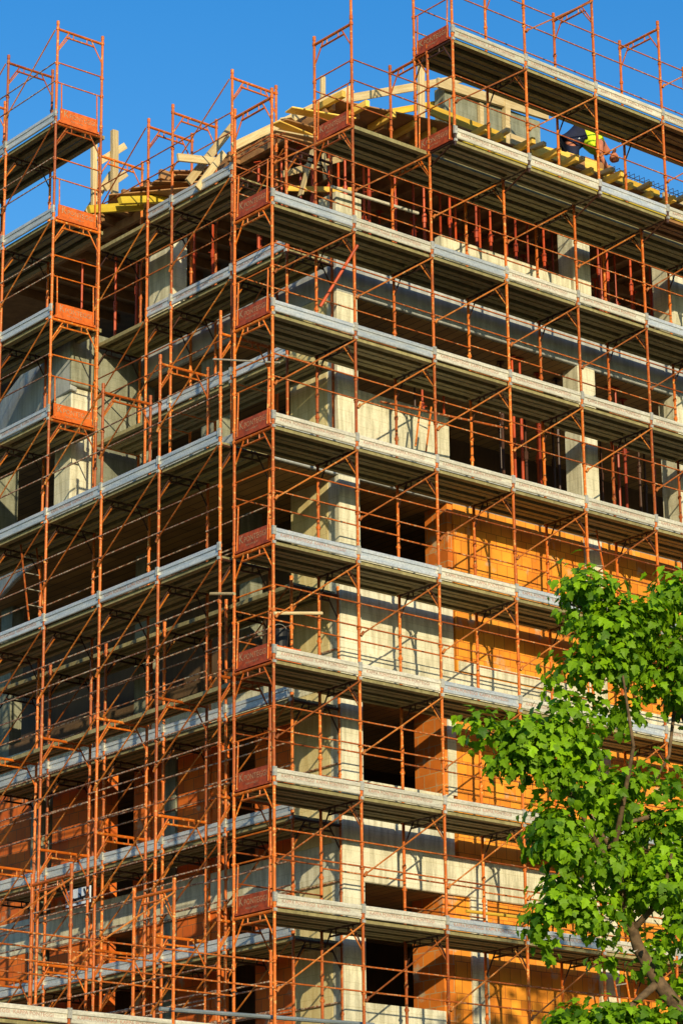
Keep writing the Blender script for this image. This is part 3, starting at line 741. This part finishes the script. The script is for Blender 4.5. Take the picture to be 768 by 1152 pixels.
# local: x to the right, z up. hips at 0, head at right and low
V_ = [(0, 0, .90), (.16, 0, .97), (.38, 0, .87), (.57, 0, .71),            # pelvis, waist, chest, neck base
      (0, -.10, .84), (.05, -.12, .46), (-.06, -.12, .06), (.12, -.13, .04),     # right leg, foot
      (0, .12, .84), (.12, .14, .46), (.0, .15, .06), (.18, .15, .04),
      (.50, -.19, .73), (.50, -.23, .45), (.62, -.18, .24), (.50, .19, .73), (.52, .22, .45), (.64, .16, .24),
      (.64, 0, .64), (.69, 0, .59)]
E_ = [(0,1),(1,2),(2,3),(0,4),(4,5),(5,6),(6,7),(0,8),(8,9),(9,10),(10,11),(3,12),(12,13),(13,14),(3,15),(15,16),(16,17),(3,18),(18,19)]
rad = [.16,.15,.16,.11,.12,.085,.055,.045,.12,.085,.055,.045,.08,.052,.036,.08,.052,.036,.075,.07]
skin_body('body', V_, E_, rad, M['skin'], Wk)
skin_body('trousers', [(.03,0,.93),(0,0,.86),(0,-.10,.80),(.05,-.12,.46),(-.05,-.12,.12),(0,.12,.80),(.12,.14,.46),(.01,.15,.12),(.15,0,.97)],
          [(0,1),(1,2),(2,3),(3,4),(1,5),(5,6),(6,7),(0,8)], [.215,.21,.15,.11,.08,.15,.11,.08,.19], M['navy'], Wk, sub=3)
skin_body('vest', [(.20,0,.97),(.40,0,.87),(.56,0,.73),(.50,-.16,.73),(.50,.16,.73)], [(0,1),(1,2),(2,3),(2,4)], [.20,.215,.165,.105,.105], M['hivis'], Wk)
b = MB(); b.tube((.15, -.185, .78), (.12, -.10, 1.09), .018, 6); link('vest_band', b.mesh('vest_band', M['sheet']), Wk)
for s, y in ((-1, -.12), (1, .15)):
    b = MB(); b.box((-.13 if s < 0 else -.05, y-.05, 0), (.14 if s < 0 else .22, y+.05, .09)); o = link('boot', b.mesh('boot', M['boot']), Wk); bevel(o, .02, 2)
# head with ears, nose, hair
skin_body('head', [(.73, 0, .58), (.775, 0, .51), (.79, 0, .45), (.86, 0, .47), (.765,-.095,.53), (.765,.095,.53)], [(0,1),(1,2),(1,3),(1,4),(1,5)], [.095,.10,.07,.022,.018,.018], M['skin'], Wk)
skin_body('hair', [(.735, 0, .635), (.80, 0, .60)], [(0,1)], [.10,.095], M['hair'], Wk)
# hands: palm and five fingers each
for hy, s in ((-.18, -1), (.16, 1)):
    hv = [(.62, hy, .24), (.66, hy, .20), (.69, hy, .17)]; he = [(0,1),(1,2)]; hr = [.034, .038, .034]
    for k in range(4):
        oy = (k-1.5)*.02; L = (.05, .06, .057, .045)[k]; n = len(hv)
        hv += [(.70, hy+oy, .155), (.70+L*.6, hy+oy, .13), (.70+L*.8, hy+oy, .09)]; he += [(2, n), (n, n+1), (n+1, n+2)]; hr += [.010, .009, .008]
    n = len(hv); hv += [(.67, hy-s*.045, .175), (.70, hy-s*.055, .14)]; he += [(1, n), (n, n+1)]; hr += [.011, .009]
    skin_body('hand', hv, he, hr, M['skin'], Wk, sub=1)
Wk.scale = (1.14, 1.14, 1.14)
pc = ony(318, 726, .75)
cr = thing('crate', 'orange slatted plastic crate standing on the shaded corner deck', 'crate', loc=(pc.x, .75, lev(2)))
b = MB(); b.box((-.24, -.16, 0), (.24, .16, .02))
for k in range(4):
    for (p0, p1) in (((-.24, -.16), (.24, -.16)), ((-.24, .16), (.24, .16)), ((-.24, -.16), (-.24, .16)), ((.24, -.16), (.24, .16))):
        b.beam((p0[0], p0[1], .07+.11*k), (p1[0], p1[1], .07+.11*k), .015, .06)
for x in (-.24, -.08, .08, .24):
    for y in (-.16, .16): b.beam((x, y, 0), (x, y, .44), .02, .02)
link('body', b.mesh('body', M['sign_bright']), cr)
bk = thing('bucket', 'black bucket set on top of the orange crate', 'bucket', loc=(pc.x-.05, .75, lev(2)+.455))
b = MB(); b.tube((0, 0, 0), (0, 0, .28), .12, 16, .15); b.tube((0, 0, .26), (0, 0, .285), .158, 16); link('body', b.mesh('body', M['black']), bk)
b = MB()
for i in range(8):
    t0, t1 = math.pi*i/8, math.pi*(i+1)/8
    b.tube((.15*math.cos(t0), 0, .28+.12*math.sin(t0)), (.15*math.cos(t1), 0, .28+.12*math.sin(t1)), .006, 5)
link('handle', b.mesh('handle', M['clamp']), bk)

# ------------------------------------------------------------------ trees
TS = .62
def leafy(name, label, branches, blobs, seed, leaf=.11, dens=1.0, group=None):
    t = thing(name, label, 'tree', group)
    rg = random.Random(seed)
    b = MB()
    for pts in branches:
        for (p, r1), (q, r2) in zip(pts[:-1], pts[1:]): 
            b.tube(p, q, r1*TS, 10, r2*TS, cap=False)
    me = b.mesh('trunk', M['bark'])
    for p in me.polygons: p.use_smooth = True
    link('trunk', me, t)
    vs, fs, tone = [], [], []
    prof = [(0, -.5), (.20, -.42), (.46, -.30), (.36, -.10), (.50, .10), (.27, .14), (.22, .32), (0, .55), (-.22, .32), (-.27, .14), (-.50, .10), (-.36, -.10), (-.46, -.30), (-.20, -.42)]
    for (c, rad, n) in blobs:
        c = Vector(c)
        k = max(1, int(n*dens/7))
        for _ in range(k):      # twigs carrying drooping leaves
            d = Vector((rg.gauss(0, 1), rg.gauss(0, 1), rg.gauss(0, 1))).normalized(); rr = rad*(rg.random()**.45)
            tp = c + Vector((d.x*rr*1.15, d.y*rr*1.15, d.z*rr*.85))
            tt = rg.random()*.45 + .55*(rr/rad)**2*(1 if d.z > -.25 else .35)  # inner and lower leaves darker: clump shade put into the tone
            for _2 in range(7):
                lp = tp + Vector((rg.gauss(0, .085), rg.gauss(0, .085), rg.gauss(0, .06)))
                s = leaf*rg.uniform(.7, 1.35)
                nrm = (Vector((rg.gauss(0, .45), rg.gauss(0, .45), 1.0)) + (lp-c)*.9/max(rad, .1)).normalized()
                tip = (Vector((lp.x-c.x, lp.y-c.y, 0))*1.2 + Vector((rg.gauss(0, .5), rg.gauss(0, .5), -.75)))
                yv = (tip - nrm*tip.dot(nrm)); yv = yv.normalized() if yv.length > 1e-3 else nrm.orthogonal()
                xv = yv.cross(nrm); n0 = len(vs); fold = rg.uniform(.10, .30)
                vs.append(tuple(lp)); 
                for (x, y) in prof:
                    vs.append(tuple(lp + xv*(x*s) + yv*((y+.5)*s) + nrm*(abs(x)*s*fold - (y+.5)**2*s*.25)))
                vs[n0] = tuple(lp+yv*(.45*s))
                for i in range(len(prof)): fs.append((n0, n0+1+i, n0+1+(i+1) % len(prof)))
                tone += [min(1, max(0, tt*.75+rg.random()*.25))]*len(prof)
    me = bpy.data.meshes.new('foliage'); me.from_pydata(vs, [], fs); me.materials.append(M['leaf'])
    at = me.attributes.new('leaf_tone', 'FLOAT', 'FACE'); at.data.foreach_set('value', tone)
    link('foliage', me, t)
    return t
D = 24.0
def T(px, py, dd=0): return atd(px, py, D+dd)
gx = T(790, 1240); root = Vector((gx.x+.9, gx.y-.9, 0))
br = [[(root, .22), (root+Vector((-.1, .1, 1.6)), .18), (T(800, 1240), .14), (T(768, 1142), .115), (T(742, 1108), .10), (T(718, 1068), .085), (T(706, 1030), .072), (T(696, 990), .058), (T(690, 955), .042), (T(700, 905, -.2), .035), (T(712, 840, -.3), .025), (T(700, 760, -.3), .015)],
      [(T(702, 1005), .05), (T(672, 950, -.2), .035), (T(640, 890, -.3), .025), (T(590, 850, -.4), .016), (T(545, 820, -.4), .01)],
      [(T(768, 915, .5), .05), (T(735, 918, .2), .035), (T(706, 925, 0), .028), (T(682, 955), .02), (T(640, 985, -.2), .012)],
      [(T(690, 960), .03), (T(655, 905, .1), .02), (T(640, 880, .1), .012)],
      [(T(766, 1140), .06), (T(800, 1000, .4), .06), (T(790, 860, .5), .075), (T(760, 780, .5), .055), (T(730, 720, .3), .04), (T(690, 690, 0), .025), (T(640, 680, 0), .014)],
      [(T(760, 780, .5), .03), (T(752, 850, .3), .022), (T(735, 880, .2), .012)],
      [(T(740, 1105), .06), (T(700, 1140, -.3), .035), (T(660, 1150, -.3), .02)],
      [(T(712, 1045), .05), (T(745, 1010, -.2), .03), (T(755, 960, -.2), .02)]]
bl = []; rb = random.Random(21)
for (px, py, r, n, dd) in [(660, 665, 34, 300, 0), (700, 680, 44, 500, .2), (742, 670, 40, 420, .3), (650, 690, 20, 90, 0), (735, 715, 46, 560, .3), (680, 730, 40, 420, 0), (650, 745, 26, 200, -.1), (752, 765, 34, 300, .2),
                           (700, 755, 24, 160, 0), (634, 770, 12, 50, 0), (790, 720, 60, 600, .6),
                           (548, 818, 18, 130, -.4), (580, 830, 26, 240, -.4), (612, 815, 32, 330, -.4), (645, 830, 34, 340, -.2), (600, 858, 28, 260, -.4), (640, 870, 30, 260, -.3), (572, 862, 16, 90, -.4), (668, 800, 16, 80, -.1),
                           (640, 920, 34, 330, -.3), (680, 900, 34, 330, 0), (712, 930, 36, 340, .1), (660, 960, 36, 360, -.3), (620, 950, 22, 160, -.3), (700, 980, 36, 330, 0), (740, 975, 36, 330, .1), (650, 1005, 36, 360, -.2),
                           (625, 1030, 26, 220, -.3), (670, 1040, 28, 220, -.2), (735, 1010, 28, 200, -.1), (715, 870, 22, 110, .1), (750, 880, 16, 60, .2), (725, 1080, 18, 60, .1), (745, 1065, 20, 90, .2),
                           (650, 1148, 22, 220, -.3), (700, 1155, 28, 300, -.3), (748, 1135, 18, 90, -.1), (615, 1065, 14, 40, -.2), (790, 950, 50, 500, .4), (800, 1060, 40, 300, .4), (765, 1100, 14, 40, .2), (680, 1080, 10, 25, 0), (630, 1155, 20, 200, -.3), (680, 1150, 24, 240, -.3), (725, 1158, 24, 220, -.2), (745, 930, 26, 200, .2), (760, 1030, 26, 220, .1), (700, 800, 18, 90, .1)]:
    sc = D/FPX
    
    c0 = T(px, py, dd)      # break every clump into smaller drooping sprays so that gaps show
    for q in range(4):
        a = rb.uniform(0, 6.28); e = rb.uniform(-.6, .6)
        bl.append((c0+Vector((math.cos(a)*.62, math.sin(a)*.62, e))*(r*sc), r*sc*.44, n*.17))
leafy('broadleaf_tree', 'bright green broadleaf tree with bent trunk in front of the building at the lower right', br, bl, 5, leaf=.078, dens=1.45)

# second tree, standing right of the view: its shade falls on the lowest decks
tr = Vector((-2.2, -15.5, 0)); br2 = [[(tr, .25), (tr+Vector((.1, 0, 5)), .2), (tr+Vector((0, .2, 10)), .14), (tr+Vector((.1, .1, 13.5)), .05)]]
rg = random.Random(11)
bl2 = []
for i in range(34):
    a = rg.uniform(0, 6.28); h = rg.uniform(7.5, 14.2); rr = 2.5*math.sqrt(max(.05, 1-((h-10.5)/4.6)**2))*rg.uniform(.2, 1)
    bl2.append((tr+Vector((math.cos(a)*rr, math.sin(a)*rr, h)), .75, 130)); 
    if i % 3 == 0: br2.append([(tr+Vector((0, .1, h-1.5)), .06), (tr+Vector((math.cos(a)*rr, math.sin(a)*rr, h)), .02)])
leafy('broadleaf_tree', 'tall leafy tree beside the street to the right of the view', br2, bl2, 9, leaf=.16)

# ------------------------------------------------------------------ ground
b = MB(); b.poly([(-400, -400), (400, -400), (400, 400), (-400, 400)], -.2, 0)
tag(link('ground', b.mesh('ground', M['ground'])), kind='structure')
b = MB(); b.poly([(-60, -12), (80, -12), (80, -5), (-60, -5)], .002, .006)
tag(link('road', b.mesh('road', M['road'])), kind='structure')

b = MB(); N_ = 72; rh = random.Random(2)  # unseen ring added to block low sky and dim the ambient light
for i in range(N_):
    a = 2*math.pi*i/N_; h = 34+10*math.sin(a*3+1)+6*math.sin(a*7)+rh.uniform(-2, 2)
    for rr_, hh in ((150, -.5), (190, h*.7), (240, h), (330, -.5)): b.v.append((rr_*math.cos(a), rr_*math.sin(a), hh))
for i in range(N_):
    j = (i+1) % N_
    for k in range(3): b.f.append((i*4+k, i*4+k+1, j*4+k+1, j*4+k))
M['hill'] = mat_flat('dark_sky_blocker', (.035, .06, .02), .95, sc=.3, var=.6)
tag(link('sky_blocker_ring', fixn(b.mesh('sky_blocker_ring', M['hill']))), kind='structure')
# ------------------------------------------------------------------ light, sky, camera
AZ, EL = R(26), R(16.4)           # sun comes from (-sin AZ, -cos AZ)
sdir = Vector((-math.sin(AZ)*math.cos(EL), -math.cos(AZ)*math.cos(EL), math.sin(EL)))
ld = bpy.data.lights.new('sun', 'SUN'); ld.energy = 5.0; ld.angle = R(.5); ld.color = (1.0, .85, .56)
lo = bpy.data.objects.new('sun', ld); COL.objects.link(lo); lo.rotation_euler = sdir.to_track_quat('Z', 'Y').to_euler(); lo.location = (-10, -20, 30)
w = bpy.data.worlds.new('World'); scene.world = w; w.use_nodes = True; nt = w.node_tree
sky = nt.nodes.new('ShaderNodeTexSky'); sky.sky_type = 'NISHITA'; sky.sun_disc = False; sky.sun_elevation = EL
sky.sun_rotation = math.atan2(sdir.x, sdir.y); sky.air_density = 1.4; sky.dust_density = .2; sky.ozone_density = 2.0
hs = nt.nodes.new('ShaderNodeHueSaturation'); hs.inputs['Saturation'].default_value = 1.6; hs.inputs['Value'].default_value = 1.55; hs.inputs['Hue'].default_value = .517
bg = nt.nodes['Background']; bg.inputs['Strength'].default_value = .118
nt.links.new(sky.outputs[0], hs.inputs['Color']); nt.links.new(hs.outputs[0], bg.inputs['Color'])
cd = bpy.data.cameras.new('camera'); cam = bpy.data.objects.new('camera', cd); COL.objects.link(cam)
cam.matrix_world = Matrix(((RT.x, UP.x, -FW.x, CAM.x), (RT.y, UP.y, -FW.y, CAM.y), (RT.z, UP.z, -FW.z, CAM.z), (0, 0, 0, 1)))
cd.sensor_fit = 'VERTICAL'; cd.sensor_height = 36; cd.lens = FPX/1152*36; cd.clip_end = 2000; cd.clip_start = .1
scene.camera = cam
scene.view_settings.view_transform = 'Standard'; scene.view_settings.look = 'None'; scene.view_settings.exposure = 0
scene.render.resolution_x = 682; scene.render.resolution_y = 1024
